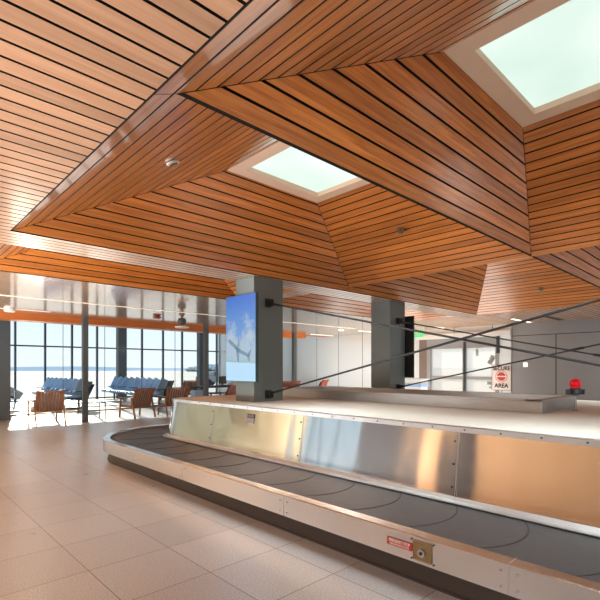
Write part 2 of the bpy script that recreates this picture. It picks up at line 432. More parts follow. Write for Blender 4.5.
# little round fittings on the slopes
def puck(p, n, r, name, lb, cat, mat):
    n = Vector(n).normalized(); m = MB(); p = Vector(p)
    m.tube(p+n*.004, p+n*.02, r, n=20); m.tube(p+n*.02, p+n*.028, r*.62, 1, n=20)
    return tag(m.build(name, [mat, M['darkgray']]), lb, cat)
def on_plane(px, py, p0, n):
    """where the sight line through a pixel of the survey meets a ceiling slope"""
    s, z = (px-300)/F, (368.5-py)/F
    d = Vector((.6905+s*.7233, .7233-s*.6905, z)); o = Vector((0,0,CZ)); n = Vector(n)
    return o+d*((Vector(p0)-o).dot(n)/d.dot(n))
nA = (SA, 0, -1); nC = (-.44, 0, -1)
puck(on_plane(172.5,161.5, hp(VS,3,1), nA), nA, .055, 'downlight', 'round white downlight set in the bright left plank slope', 'downlight', M['white'])
puck(on_plane(401,230, hp(8.96-.75-3.73,3,1), nC), nC, .05, 'ceiling_sensor', 'round gray sensor on the slope right of the far skylight', 'sensor', M['chrome'])
puck(on_plane(541,288.5, hp(8.21,3,1), nC), nC, .06, 'sprinkler_head', 'small dark sprinkler head on the far right orange slope', 'sprinkler', M['brown'])

# roof slab, unseen, added to block stray sky light; floor, ground
m = MB(); m.span((-4.2,-6,5.2), (V_R+.3,U_W+.3,5.4)); struct(m.build('roof_blocker', M['roof_blocker']))
m = MB(); m.span((-4.2,-6,-.1), (V_R+.2,U_W+.2,0)); struct(m.build('floor', M['floor']))
m = MB(); m.face([(-600,-300,-.12),(600,-300,-.12),(600,900,-.12),(-600,900,-.12)]); struct(m.build('ground', M['snow']))
m = MB(); m.span((-4,U_BEAM+.5,3.9), (V_R,U_W,4.0)); struct(m.build('ceiling_seating', M['white']))
m = MB(); m.span((-4.2,-6.1,ZC+.02),(V_R+.3,-6,5.3)); m.span((-4.2,-6,ZC+.02),(-4.05,U_BEAM,5.3)); m.span((V_R+.2,-6,ZC+.02),(V_R+.3,U_BEAM,5.3)); m.span((-4.2,U_BEAM+.3,3.8),(V_R+.3,U_BEAM+.4,5.3)); struct(m.build('plenum_blocker', M['roof_blocker']))  # unseen closure added so sky light cannot leak in above the planks
# wood beam that closes the lacquered ceiling
m = MB(); m.span((-4,U_BEAM,ZC-.14), (12.9,U_BEAM+.5,4.0)); m.span((12.9,U_BEAM,ZC), (V_R,U_BEAM+.5,4.0))
struct(m.build('trim_1', M['woodplain']))

# ------------------------------------------------------------------ walls
# window wall at the far end of the seating area
ratios = [.2042,.2555,.3053,.3553,.4037,.4549,.5065,.5565,.6046,.656]
root = bpy.data.objects.new('window_1', None); COL.objects.link(root); root.location = (7,U_W,0); struct(root)
m = MB()
for i, r in enumerate([-.1,-.05,0,.05,.1,.152]+ratios):
    m.span((U_W*r-.035, U_W-.06, 0), (U_W*r+.035, U_W+.06, 3.9))
for z in (.06, 2.38, 3.86): m.span((-4,U_W-.05,z-.03), (V_R,U_W+.05,z+.03))
struct(m.build('window_frame', M['frame'], root))
m = MB()
for r in (.4037, .6046): m.span((U_W*r-.2, U_W-.36, 0), (U_W*r+.2, U_W-.06, 3.9))
struct(m.build('window_column', M['col'], root))
m = MB(); m.face([(-4,U_W,0),(V_R,U_W,0),(V_R,U_W,3.9),(-4,U_W,3.9)]); struct(m.build('pane', M['glass'], root))
# glass partition in front of the seating area
root = bpy.data.objects.new('window_2', None); COL.objects.link(root); root.location = (7,15.4,0); struct(root)
m = MB(); m.span((-4,15.37,.02),(V_R,15.43,.07)); m.span((-4,15.38,.16),(V_R,15.42,.19)); struct(m.build('floor_rail', plain('bronze_rail', srgb(150,128,84), .35, .6), root))
m = MB()
for k in range(-4, 8): m.span((4.44+1.28*k-.006,15.39,.19),(4.44+1.28*k+.006,15.41,3.9))
struct(m.build('pane_joint', M['frame'], root))
m = MB(); m.face([(-4,15.4,.19),(V_R,15.4,.19),(V_R,15.4,3.9),(-4,15.4,3.9)]); struct(m.build('pane', M['glass'], root))
m = MB(); m.span((1.7,14.6,0),(2.87,15.1,3.9)); tag(m.build('wide_column', M['col']), 'wide dark gray column at the left edge of the glass partition', 'column')

# right wall
wr = bpy.data.objects.new('wall_right', None); COL.objects.link(wr); wr.location = (V_R,8,0); struct(wr)
m = MB(); m.span((V_R,8.83,0),(V_R+.15,U_W,3.9)); 
for k in range(-2, 10):
    u = 10.17+1.28*k
    if 8.9 < u < 21.5: m.span((V_R-.004,u-.008,0),(V_R+.01,u+.008,ZC),1)
struct(m.build('pale_panel', [M['panelgloss'], M['joint']], wr))
m = MB(); m.span((V_R,-6,0),(V_R+.15,5.62,ZC+.4))
for u in (4.37, 3.09, 1.81, .53, -.75): m.span((V_R-.004,u-.012,0),(V_R+.01,u+.012,2.42),1)
m.span((V_R-.004,-6,2.41),(V_R+.01,5.62,2.43),1)
struct(m.build('gray_panel', [M['wallgray'], M['joint']], wr))
m = MB(); m.span((V_R-.03,5.62,2.46),(V_R+.15,8.83,ZC+.4))
m.span((V_R-.12,5.62,2.44),(V_R-.03,8.9,2.60))
for u in (6.2, 7.5): m.span((V_R-.034,u-.01,2.6),(V_R-.02,u+.01,ZC),1)
struct(m.build('white_header', [M['white'], M['joint']], wr))
# door
dr = bpy.data.objects.new('door_1', None); COL.objects.link(dr); dr.location = (V_R,7.2,0); struct(dr)
m = MB()
m.span((V_R-.06,8.38,0),(V_R+.1,8.52,2.46)); m.span((V_R-.06,5.98,0),(V_R+.1,6.10,2.46)); m.span((V_R-.08,7.08,0),(V_R+.06,7.18,2.42))
m.span((V_R-.05,6.1,2.10),(V_R+.08,8.4,2.46)); m.span((V_R-.03,6.1,1.06),(V_R+.05,8.4,1.16)); m.span((V_R-.03,6.1,0),(V_R+.05,8.4,.2))
struct(m.build('door_frame', M['wallgray'], dr))
m = MB(); m.span((V_R-.1,7.08,.1),(V_R-.06,7.14,2.3)); m.span((V_R-.09,5.96,1.9),(V_R-.06,6.05,2.46)); struct(m.build('handle', M['joint'], dr))
m = MB(); m.face([(V_R+.01,6.1,.1),(V_R+.01,8.4,.1),(V_R+.01,8.4,2.2),(V_R+.01,6.1,2.2)]); struct(m.build('pane', M['frost'], dr))
m = MB(); m.box((V_R+.012,6.72,1.98),(.004,.10,.16)); m.box((V_R+.012,6.72,1.86),(.004,.09,.05)); m.box((V_R+.012,6.25,1.7),(.004,.16,.3),0,Matrix.Rotation(.5,3,'X'))
m.box((V_R+.012,6.3,.95),(.004,.16,.10)); m.box((V_R+.012,6.25,.82),(.004,.14,.06))
struct(m.build('glass_decal', M['panelwhite'], dr))
m = MB(); m.span((V_R-.05,8.53,0),(V_R+.1,8.83,2.44)); struct(m.build('door_jamb', M['brown'], dr))
m = MB(); m.span((V_R-.05,5.62,0),(V_R+.1,5.98,2.46)); struct(m.build('door_side_panel', M['panelwhite'], dr))
# left wall (behind the picture's left edge), unseen; window, cream and wooden stretches laid out for reflections in the island steel
wl = bpy.data.objects.new('wall_left', None); COL.objects.link(wl); wl.location = (-4,8,0); struct(wl)
m = MB(); m.span((-4.2,11.9,0),(-4,U_W,3.9)); struct(m.build('cream_stretch', plain('beige_wall', srgb(176,166,138), .7, var=.04, scale=1), wl))
m = MB(); m.span((-4.2,7.0,0),(-4,9.2,ZC+.4)); m.span((-4.2,5.1,0),(-4,6.0,ZC+.4)); m.span((-4.2,8.5,2.7),(-4,11.9,ZC+.4)); struct(m.build('gray_stretch', plain('dark_gray_wall', srgb(52,54,60), .6, var=.05), wl))
m = MB(); m.span((-4.2,6.0,0),(-4,7.0,ZC+.4)); m.span((-4.2,-6,0),(-4,5.1,ZC+.4)); struct(m.build('wood_stretch', plain('tan_wall', srgb(200,166,128), .6, var=.08, scale=1.5), wl))
m = MB()
for u in (9.9,10.6,11.2): m.span((-4.15,u-.04,0),(-4.05,u+.04,2.7))
struct(m.build('window_frame', M['frame'], wl))
m = MB(); m.face([(-4.1,9.2,0),(-4.1,11.9,0),(-4.1,11.9,2.7),(-4.1,9.2,2.7)]); struct(m.build('pane', glass('tinted_glass', (.80,.88,.93,1)), wl))  # tint put in to dim this window's reflection in the steel

wb = bpy.data.objects.new('wall_back_added', None); COL.objects.link(wb); wb.location = (0,-6,0); struct(wb)  # unseen wall and window added to cut sky light reaching the coffer slopes
m = MB(); m.span((-4.2,-6.1,0),(5,-6,ZC+.05)); m.span((9.5,-6.1,0),(V_R+.2,-6,ZC+.05)); struct(m.build('wall_stretch', plain('warm_back_wall', srgb(150,130,112), .7, var=.05), wb))
m = MB()
for x in (5,6.5,8,9.5): m.span((x-.04,-6.08,0),(x+.04,-6.02,ZC))
struct(m.build('window_frame', M['frame'], wb))
m = MB(); m.face([(5,-6.05,0),(9.5,-6.05,0),(9.5,-6.05,ZC),(5,-6.05,ZC)]); struct(m.build('pane', M['glass'], wb))

# ------------------------------------------------------------------ pillars, posts
def pillar(x0, x1, y0, y1, z0, z1, lb, name='pillar'):
    t = thing(name, lb, 'pillar', ((x0+x1)/2,(y0+y1)/2,z0))
    m = MB(); m.span((x0,y0,z0),(x1,y1,z1)); m.build('cladding', M['pillar'], t, bevel=.006)
    return t
ZI = .92
pillar(4.134,4.705,5.315,5.77,ZI,ZC,'gray metal pillar carrying the bright screen, standing on the steel island')
pillar(7.63,8.16,5.36,5.84,ZI,ZC,'gray metal pillar behind the low curb, with the black display edge')
pillar(4.134,4.705,-1.5,-.9,ZI,ZC,'gray metal pillar at the near end of the first brace line')
pillar(7.63,8.16,-1.5,-.9,ZI,ZC,'gray metal pillar at the near end of the rear brace line')
for v, lb in ((.45,'slim steel post nearest the left outer wall'),(4.18,'slim dark steel post beside the glass side table'),(7.88,'slim dark steel post beside the dark tabletop'),(11.75,'slim dark steel post against the pale panels right of the screen pillar')):
    m = MB(); m.span((v-.065,12.57,0),(v+.065,12.70,ZC)); m.span((v-.1,12.53,0),(v+.1,12.74,.015))
    tag(m.build('steel_post', M['col']), lb, 'post', 'slim steel posts along the wood beam')

# cross bracing rods
def rod(x, z0, z1, lb, y0, sign, sw=None):
    y1 = -.9
    t = thing('brace_rod', lb, 'brace', (x,y0,z0), group='crossed brace rods between the pillars')
    d = Vector((0, y1-y0, z1-z0)).normalized(); a = Vector((x,y0,z0)); b = Vector((x,y1,z1)); off = Vector((.02*sign,0,0))
    m = MB(); m.tube(a+off+d*.12, b+off-d*.12, .0125, n=10); m.build('rod', M['black'], t, smooth=True)
    for p, s in ((a, 1), (b, -1)):
        m = MB(); m.span((x-.055,p.y-.014*s,p.z-.065),(x+.055,p.y-.002*s,p.z+.065)); m.span((x-.03,p.y-.10*s,p.z-.05),(x-.012,p.y-.014*s,p.z+.05)); m.span((x+.012,p.y-.10*s,p.z-.05),(x+.03,p.y-.014*s,p.z+.05))
        m.tube((x-.045,p.y-.07*s,p.z),(x+.045,p.y-.07*s,p.z),.022,n=12)
        m.bar(p+d*s*.06, p+d*s*.30, .03, .03); m.build('bracket', M['black'], t)
    if sw is not None:
        c = a+off+(b-a)*sw; m = MB(); m.tube(c-d*.10, c+d*.10, .021, n=10); m.build('turnbuckle', M['black'], t, smooth=True)
rod(4.40, 2.412, 1.02, 'brace rod falling to the right from the screen pillar top', 5.315, 1)
rod(4.40, 1.03, 2.412, 'brace rod rising to the right from the screen pillar base', 5.315, -1)
rod(7.9, 2.393, 1.02, 'thin brace rod falling to the right from the rear pillar top', 5.36, 1, .57)
rod(7.9, 1.032, 2.35, 'thin brace rod rising to the right from the rear pillar base', 5.36, -1, .52)

# ------------------------------------------------------------------ displays
def airliner():
    """flat jet silhouette, nose up to the left, unit length"""
    return [[(0,.0),(.06,.03),(.62,-.02),(.9,.0),(.99,.13),(1.0,.02),(1.0,-.05),(.6,-.09),(.08,-.05)],
            [(.36,-.03),(.52,-.03),(.66,-.26),(.60,-.26)], [(.42,.01),(.52,.01),(.44,.14),(.40,.14)], [(.88,-.03),(.98,-.03),(1.06,-.12),(1.0,-.12)]]
def display(px, py, facing, lb, on):
    """portrait screen on a pillar side; facing = sign of the X normal"""
    t = thing('wall_mounted_screen', lb, 'screen', (px,py,1.87)); w, z0, z1 = .373, 1.225, 2.52; f = facing
    m = MB(); m.span((px,py-w,z0),(px-.05*f,py+w,z1)); m.build('housing', M['screenframe'] if on else M['black'], t, bevel=.004)
    m = MB(); m.span((px-.05*f,py-.18,1.5),(px-.108*f,py+.18,2.2)); m.build('wall_bracket', M['black'], t)
    x = px+.002*f; b = .008
    m = MB(); c = [(x,py+w-b,z0+b),(x,py-w+b,z0+b),(x,py-w+b,z1-b),(x,py+w-b,z1-b)]; uv = [(0,0),(1,0),(1,1),(0,1)]
    m.face(c, 0, uv); s = m.build('screen', M['screen'], t)
    if on:
        def P(u, v, k): return (x+.0012*k*f, py+w-b-u*(2*w-2*b), z0+b+v*(z1-z0-2*b))
        m = MB(); m.face([P(0,0,1),P(1,0,1),P(1,.205,1),P(0,.225,1)], 0); m.face([P(0,.225,1.5),P(1,.205,1.5),P(1,.235,1.5),P(.7,.25,1.5),P(.4,.24,1.5),P(0,.26,1.5)], 1)
        m.build('shoreline_picture', [M['piclow'], M['picmid']], s)
        m = MB(); ca, sa = math.cos(-.42), math.sin(-.42)
        for poly in airliner():
            pts = []
            for (u, v) in poly:
                a, b2 = u*.60, v*.80; a, b2 = a*ca-b2*sa, a*sa+b2*ca
                pts.append((x+.004*f, py+w-b-.06-a, z0+.635+b2))
            m.face(pts)
        m.build('airliner_picture', M['planegray'], s)
    return t
display(4.03, 5.51, -1, 'tall lit screen showing blue sky and an airliner, on the pillar', True)
display(8.27, 5.575, 1, 'black display seen edge-on at the right side of the rear pillar', False)

# ------------------------------------------------------------------ baggage carousel
CX0, CX1, CY0, CY1, CR = 4.0, 7.85, -3.6, 6.75, .447
def outline(off, seg=12):
    """rounded rectangle round the island, pushed outwards by off; starts at the near end of the front side"""
    r = CR+off; P = []
    for (cx, cy, a0) in ((CX0,CY1,180),(CX1,CY1,90),(CX1,CY0,0),(CX0,CY0,-90)):
        for i in range(seg+1):
            a = math.radians(a0-90*i/seg); P.append((cx+r*math.cos(a), cy+r*math.sin(a)))
    return P
def loft(m, rings, mat=0, cap=None):
    """rings: (offset, z)"""
    R = [[(x, y, z) for (x, y) in outline(o)] for (o, z) in rings]; n = len(R[0])
    b = len(m.v)
    for r in R: m.v += r
    for k in range(len(R)-1):
        for i in range(n):
            j = (i+1) % n
            m.f.append([b+k*n+i, b+k*n+j, b+(k+1)*n+j, b+(k+1)*n+i]); m.m.append(mat); m.uv.append(None)
    if cap is not None: m.face(R[-1], cap)
car = thing('baggage_carousel', 'long steel baggage claim carousel with black belt around a raised island', 'baggage carousel', (5.9,1.6,0))
m = MB(); loft(m, [(0,.25),(-.090,.885)]); 
m2 = MB(); loft(m2, [(-.078,.880),(-.078,.922),(-.12,.928)])
isl = m.build('island_panel', M['steel'], car, smooth=False)
for y in (3.92, 1.55, -.8, -3.1):                 # sheet joints and rivets on the front sheet
    pass
for y in (5.6, 3.75, 1.85, .4, -1.4):
    mj = MB()
    mj.bar((3.5505,y,.32),(3.641,y,.878), .005, .004, 0)
    for k in range(3):
        z = .42+.19*k; x = 3.553+.090*(z-.25)/.635
        for dy in (.035,): mj.tube((x+.001,y+dy,z),(x-.004,y+dy,z-.0003),.010,1,n=10)
    mj.build('sheet_joint', [M['galv'], M['darkgray']], isl)
for k in range(30):
    y = 6.6-.30*k; m2.tube((3.632,y,.903),(3.627,y,.903),.008,1,n=8)
cap = m2.build('cap_strip', [M['galv'], M['darkgray']], car)
m = MB(); R = [(x, y, .922) for (x, y) in outline(-.115)]; m.face(R); m.build('island_top', M['stone'], car)
m = MB(); loft(m, [(.075,.309),(.075,.314),(.01,.320),(-.012,.345)]); m.build('base_flange', M['galv'], car)
# belt with its overlapping crescent plates
m = MB(); loft(m, [(.02,.300),(.885,.300)], 0)
def path(s, o):
    """s metres along the front side (0 = far corner start, grows towards the far end), o = distance out from the island"""
    if s <= 0: return (CX0-CR-o, CY1+s)
    a = s/(CR+.4)
    if a <= math.pi/2: return (CX0-(CR+o)*math.cos(a), CY1+(CR+o)*math.sin(a))
    return (CX0+(s-(CR+.4)*math.pi/2), CY1+CR+o)
k = 0
s0 = 2.25-CY1
for k in range(-10, 14):
    c = s0+.53*k; pts = []
    for i in range(17):
        o = .03+.84*i/16; ds = -math.sqrt(max(0, .58**2-(o-.43)**2)); pts.append((c+ds, o))
    for i in range(16):
        q = []
        for (s, o, w) in ((pts[i][0], pts[i][1], 0), (pts[i+1][0], pts[i+1][1], 0), (pts[i+1][0], pts[i+1][1], .014), (pts[i][0], pts[i][1], .014)):
            x, y = path(s+w, o); q.append((x, y, .3035 if w == 0 else .3015))
        m.face(q, 1)
        m.face([(q[0][0],q[0][1],.3035),(q[1][0],q[1][1],.3035),(q[1][0],q[1][1],.30),(q[0][0],q[0][1],.30)], 1)
m.build('belt', [M['rubber'], M['rubber_edge']], car)
m = MB(); loft(m, [(.872,.296),(.874,.334),(.884,.338),(.972,.338),(.98,.332),(.98,.162),(.965,.155),(.90,.155)])
for y in (5.9, 4.62, 2.9, 1.02, -.6):
    m.bar((2.572,y,.163),(2.572,y,.333), .004, .004, 1)
    m.span((2.58,y-.0015,.337),(2.68,y+.0015,.3392), 1)
    for dy in (-.045,.045):
        for z in (.20,.29): m.tube((2.576,y+dy,z),(2.568,y+dy,z),.008,1,n=10)
rail = m.build('outer_rail', [M['rail'], M['galv']], car)
m = MB(); loft(m, [(.90,.17),(.90,.0),(.915,.0),(.915,.014),(.90,.016)]); m.build('kick_plate', M['kick'], car)
# raised curb on the island
m = MB()
m.span((5.374,1.775,.922),(5.47,6.3,1.07)); m.span((6.66,1.775,.922),(6.56,6.3,1.07)); m.span((5.47,1.775,.922),(6.56,1.875,1.07)); m.span((5.47,6.2,.922),(6.56,6.3,1.07))
m.span((5.362,1.765,1.050),(5.374,6.31,1.072)); m.span((5.362,1.765,.922),(5.374,1.95,1.072))
m.build('island_curb', M['galv'], car, bevel=.004)
# emergency stop recess, its button and its red label
def on_rail(px):
    s = (px-300)/F; d = Vector((.6905+s*.7233, .7233-s*.6905, 0)); return d.y*2.571/d.x
def rail_text(txt, y, z, size, mat, parent, x, name='lettering', w=None):
    cu = bpy.data.curves.new(name, 'FONT'); cu.body = txt; cu.size = size; cu.align_x = 'CENTER'; cu.align_y = 'CENTER'; cu.extrude = .0005; cu.offset = size*.025
    cu.materials.append(mat); o = bpy.data.objects.new(name, cu); COL.objects.link(o); o.parent = parent
    off = Vector((0,0,0)); p = parent
    while p is not None: off += p.location; p = p.parent
    o.location = Vector((x,y,z))-off; o.rotation_euler = (math.radians(90),0,math.radians(-90))
    bpy.context.view_layer.update()
    sc = w/max(o.dimensions.x, 1e-4) if w else 1
    me = bpy.data.meshes.new_from_object(o.evaluated_get(bpy.context.evaluated_depsgraph_get()))
    r = bpy.data.objects.new(name, me); COL.objects.link(r); r.parent = parent; r.location = o.location; r.rotation_euler = o.rotation_euler; r.scale.x = sc
    bpy.data.objects.remove(o); r.name = name
    return r
ya, yb = on_rail(387.5), on_rail(412.5); yc, yd = on_rail(414.5), on_rail(430.5)
lab = MB(); lab.span((2.5645,yb,.228),(2.569,ya,.276)); lab = lab.build('stop_label', M['redpaint'], car, label='red emergency stop label')
rail_text('EMERGENCY STOP', (ya+yb)/2, .262, .030, M['white'], lab, 2.5635, w=(ya-yb)*.84)
rail_text('PUSH BUTTON TO STOP', (ya+yb)/2, .239, .018, M['white'], lab, 2.5635, w=(ya-yb)*.78)
m = MB(); ym = (yc+yd)/2; wy = (yc-yd)/2
m.span((2.5685,yd,.192),(2.566,yc,.302)); 
for (a0, a1, z0, z1) in ((yd-.008,yd,.186,.308),(yc,yc+.008,.186,.308),(yd,yc,.302,.308),(yd,yc,.186,.192)): m.span((2.571,a0,z0),(2.562,a1,z1))
for a in (yd-.022,yc+.022):
    for z in (.185,.31): m.tube((2.572,a,z),(2.566,a,z),.006,1,n=8)
bx = m.build('stop_box', [M['brass'], M['darkgray']], car)
m = MB(); m.tube((2.567,ym-.006,.245),(2.54,ym-.006,.245),.025,0,n=18); m.tube((2.545,ym-.006,.245),(2.536,ym-.006,.245),.011,1,n=14); m.build('button', [M['chrome'], M['black']], bx)
# small notice on the island sheet
s = (250.5-300)/F; dd = Vector((.6905+s*.7233, .7233-s*.6905, 0)); yy = dd.y*3.62/dd.x
m = MB(); Rn = Matrix.Rotation(.141,3,'Y'); m.box((3.622,yy,.765),(.004,.15,.125),0,Rn); m.box((3.6265,yy,.80),(.006,.15,.055),1,Rn)
nt_ = m.build('notice_label', [M['lav'], M['plum']], isl)
rail_text('DANGER', yy, .80, .035, M['lav'], nt_, 3.621)

# red beacon on the island
t = thing('warning_beacon', 'red beacon lamp on a short post beside the curb corner', 'beacon', (6.02,1.62,.922))
m = MB(); m.tube((6.02,1.62,.922),(6.02,1.62,1.11),.013,n=12); m.lathe((6.02,1.62,.922),[(.035,0),(.035,.008),(.014,.012)]); m.build('post', M['chrome'], t)
m = MB(); m.lathe((6.02,1.62,1.105),[(.02,0),(.062,.015),(.066,.03),(.066,.07),(.056,.085)]); m.box((5.94,1.67,1.145),(.05,.05,.06)); m.box((6.095,1.57,1.145),(.04,.05,.06)); m.build('collar', M['frame'], t, smooth=False)
m = MB(); m.lathe((6.02,1.62,1.188),[(.052,0),(.054,.012),(.050,.018),(.060,.026),(.062,.06),(.054,.088),(.034,.106),(.008,.114)]); m.build('lens', M['red'], t, smooth=True)

# ------------------------------------------------------------------ furniture
def make_chair(label, wd, cushion):
    t = thing('lounge_chair', label, 'chair')
    by = lambda z: -.20-.24*(z-.30)/.56           # back plane
    m = MB()
    for x in (-.30,.30): m.bar((x,by(.28),.28),(x,by(.86),.86),.05,.03,up=(0,1,0))
    m.bar((-.325,by(.84),.84),(.325,by(.84),.84),.035,.07,up=(0,1,0)); m.bar((-.30,by(.33),.33),(.30,by(.33),.33),.03,.09,up=(0,1,0))
    for i in range(8):
        x = -.245+.07*i; m.bar((x,by(.34),.34),(x,by(.83),.83),.038,.016,up=(0,1,0))
    m.build('backrest', wd, t)
    for x in (-.335,.335):
        m = MB(); m.bar((x,-.26,.57),(x,-.44,0),.035,.045,up=(0,1,0)); m.build('leg', wd, t)
        m = MB(); m.bar((x,.27,.57),(x,.33,0),.035,.045,up=(0,1,0)); m.build('leg', wd, t)
        m = MB(); m.box((x,0,.585),(.06,.72,.026)); m.build('armrest', wd, t, bevel=.006)
    m = MB(); m.span((-.32,-.24,.30),(.32,.30,.35)); m.build('seat_frame', wd, t)
    m = MB(); m.span((-.29,-.20,.35),(.29,.33,.44)); m.bar((0,-.19,.44),(0,-.36,.80),.56,.07,up=(0,1,0)); m.build('cushion', cushion, t, bevel=.02)
    return t
c0 = make_chair('slat-back wooden lounge chair left of the slim post, back turned', M['chairwood'], M['paleblue'])
c0['group'] = 'wooden lounge chairs'
def put(o, x, y, rz, lb, sc=1):
    o.location = (x,y,0); o.rotation_euler.z = rz; o['label'] = lb; o.scale = (sc,)*3; return o
put(c0, 3.35, 13.02, 0, c0['label'])
put(copy_tree(c0), 5.72, 12.95, .18, 'slat-back wooden lounge chair in sunlight, second from the left')
put(copy_tree(c0), 6.78, 12.75, -.12, 'slat-back wooden lounge chair half hidden by the end of the island')
put(copy_tree(c0), 9.35, 16.6, .1, 'wooden lounge chair behind the glass, far from the window row', 1.1)
r0 = make_chair('red-brown slatted chair at the dark tabletop, left of the screen pillar', M['redwood'], M['darkgray']); r0['group'] = 'red-brown slatted chairs'
put(r0, 8.75, 12.95, .5, r0['label'])
put(copy_tree(r0), 10.6, 11.9, -.3, 'red-brown chair back showing just right of the screen pillar', 1.15)
put(copy_tree(r0), 11.9, 11.8, .5, 'red-brown chair back right of the slim post, above the island curb', 1.17)

def bench(n, label, x, y0):
    """tandem seats in a row along Y, facing -X"""
    p = .565; t = thing('tandem_bench', label, 'bench', (x,y0,0), group='blue tandem seat rows')
    for i in range(n):
        y = y0+p*(i+.5)
        m = MB(); m.bar((x-.03,y,.46),(x+.22,y,.98),.44,.06,0,up=(0,1,0)); m.bar((x+.03,y,.46),(x+.27,y,.96),.55,.03,1,up=(0,1,0)) 
        o = m.build('backrest', [M['bluefab'], M['navy']], t, bevel=.012)
        m = MB(); m.box((x-.26,y,.44),(.50,.45,.09)); m.box((x-.24,y,.385),(.46,.55,.03),1); m.build('seat', [M['bluefab'], M['navy']], t, bevel=.015)
    L = n*p
    m = MB(); m.span((x-.06,y0,.30),(x+.02,y0+L,.37)); m.build('beam', M['darkgray'], t)
    for k in range(3):
        y = y0+.3+(L-.6)*k/2; m = MB(); m.bar((x-.02,y,.30),(x-.02,y,.04),.06,.06); m.bar((x-.42,y,.02),(x+.30,y,.02),.05,.03,up=(0,0,1)); m.build('leg', M['darkgray'], t)
    for k in range(0, n+1, 2):
        y = y0+p*k; m = MB(); m.bar((x-.02,y,.36),(x-.02,y,.62),.03,.03); m.bar((x-.42,y,.63),(x+.05,y,.63),.05,.03,up=(0,0,1)); m.build('armrest', M['darkgray'], t)
    m = MB(); m.bar((x+.0,y0-.05,.34),(x+.26,y0-.05,.98),.06,.40,0,up=(0,1,0)); m.build('end_panel', M['darkgray'], t, bevel=.03)
    return t
bench(8, 'blue tandem seat row seen between the slim post and left chair', 5.4, 16.6)
bench(9, 'blue tandem seat row behind the two middle chairs, longer one', 8.15, 15.95)
# steel armchair at the glass, left
t = thing('steel_armchair', 'low steel-framed armchair partly behind the wide left column', 'armchair', (3.35,18.3,0))
for y in (18.0,18.6):
    m = MB()
    for a, b in (((3.05,y,.62),(3.65,y,.62)),((3.05,y,.62),(3.17,y,.42)),((3.65,y,.62),(3.65,y,.40)),((3.17,y,.42),(3.70,y,0)),((3.65,y,.4),(3.05,y,.02))): m.tube(a, b, .018, n=8)
    m.build('side_frame', M['chrome'], t)
m = MB(); m.box((3.35,18.3,.43),(.58,.56,.07)); m.build('seat', M['navy'], t, bevel=.015)
m = MB(); m.bar((3.60,18.3,.45),(3.75,18.3,.70),.56,.06,up=(0,1,0)); m.build('backrest', M['paleblue'], t, bevel=.015)
# glass side table
t = thing('side_table', 'small glass-topped side table with thin dark legs behind the post', 'table', (4.55,13.2,0))
m = MB(); m.span((4.25,12.95,.47),(4.85,13.45,.484)); m.build('tabletop', M['glass'], t)
m = MB(); m.span((4.25,12.95,.45),(4.85,12.97,.47)); m.span((4.25,13.43,.45),(4.85,13.45,.47)); m.span((4.25,12.95,.45),(4.27,13.45,.47)); m.span((4.83,12.95,.45),(4.85,13.45,.47)); m.build('top_frame', M['darkgray'], t)
for x, y in ((4.26,12.96),(4.84,12.96),(4.26,13.44),(4.84,13.44)):
    m = MB(); m.bar((x,y,0),(x,y,.45),.02,.02); m.build('leg', M['darkgray'], t)
# dark long table with a monitor
t = thing('dark_table', 'long table with dark top behind the island, left of the screen pillar', 'table', (9.3,14.0,0))
m = MB(); m.span((8.3,13.6,.74),(10.4,14.3,.80)); m.build('tabletop', M['black'], t)
for x in (8.4,10.3):
    for y in (13.7,14.2): m = MB(); m.span((x-.03,y-.03,0),(x+.03,y+.03,.74)); m.build('leg', M['black'], t)
m = MB(); m.span((9.36,13.95,.80),(9.54,14.1,.82)); m.span((9.42,14.0,.82),(9.48,14.04,.88)); m.span((9.28,13.98,.86),(9.6,14.02,1.14))
tag(m.build('monitor', M['darkgray']), 'small dark monitor standing on the dark table', 'monitor')
m = MB(); m.span((9.75,13.8,.80),(10.15,14.1,.86)); m.span((9.8,13.82,.86),(10.1,14.08,.9))
tag(m.build('paper_tray', M['white']), 'white tray of papers on the dark table', 'tray')
t = thing('suitcase', 'bright blue suitcase standing under the dark table edge', 'suitcase', (8.0,13.25,0))
m = MB(); m.span((7.75,13.1,.06),(8.22,13.4,.70)); m.build('shell', M['bluefab'], t, bevel=.04)
m = MB(); m.span((7.88,13.22,.70),(7.90,13.26,.80)); m.span((8.08,13.22,.70),(8.10,13.26,.80)); m.span((7.88,13.22,.79),(8.10,13.26,.81)); m.build('handle', M['black'], t)
for x in (7.8,8.17):
    for y in (13.14,13.36): m = MB(); m.tube((x-.02,y,.03),(x+.02,y,.03),.03,n=10); m.build('wheel', M['black'], t)
# counter beyond the rear pillar
t = thing('service_podium', 'white podium with blue band below the black display edge', 'podium', (12.15,7.6,0))
m = MB(); m.span((11.95,7.3,0),(12.35,7.95,1.08)); m.build('body', M['white'], t, bevel=.01)
m = MB(); m.span((11.94,7.29,.86),(12.36,7.96,.96)); m.build('blue_band', M['bluefab'], t)
m = MB(); m.span((11.9,7.25,1.08),(12.4,8.0,1.12)); m.build('worktop', M['panelwhite'], t)

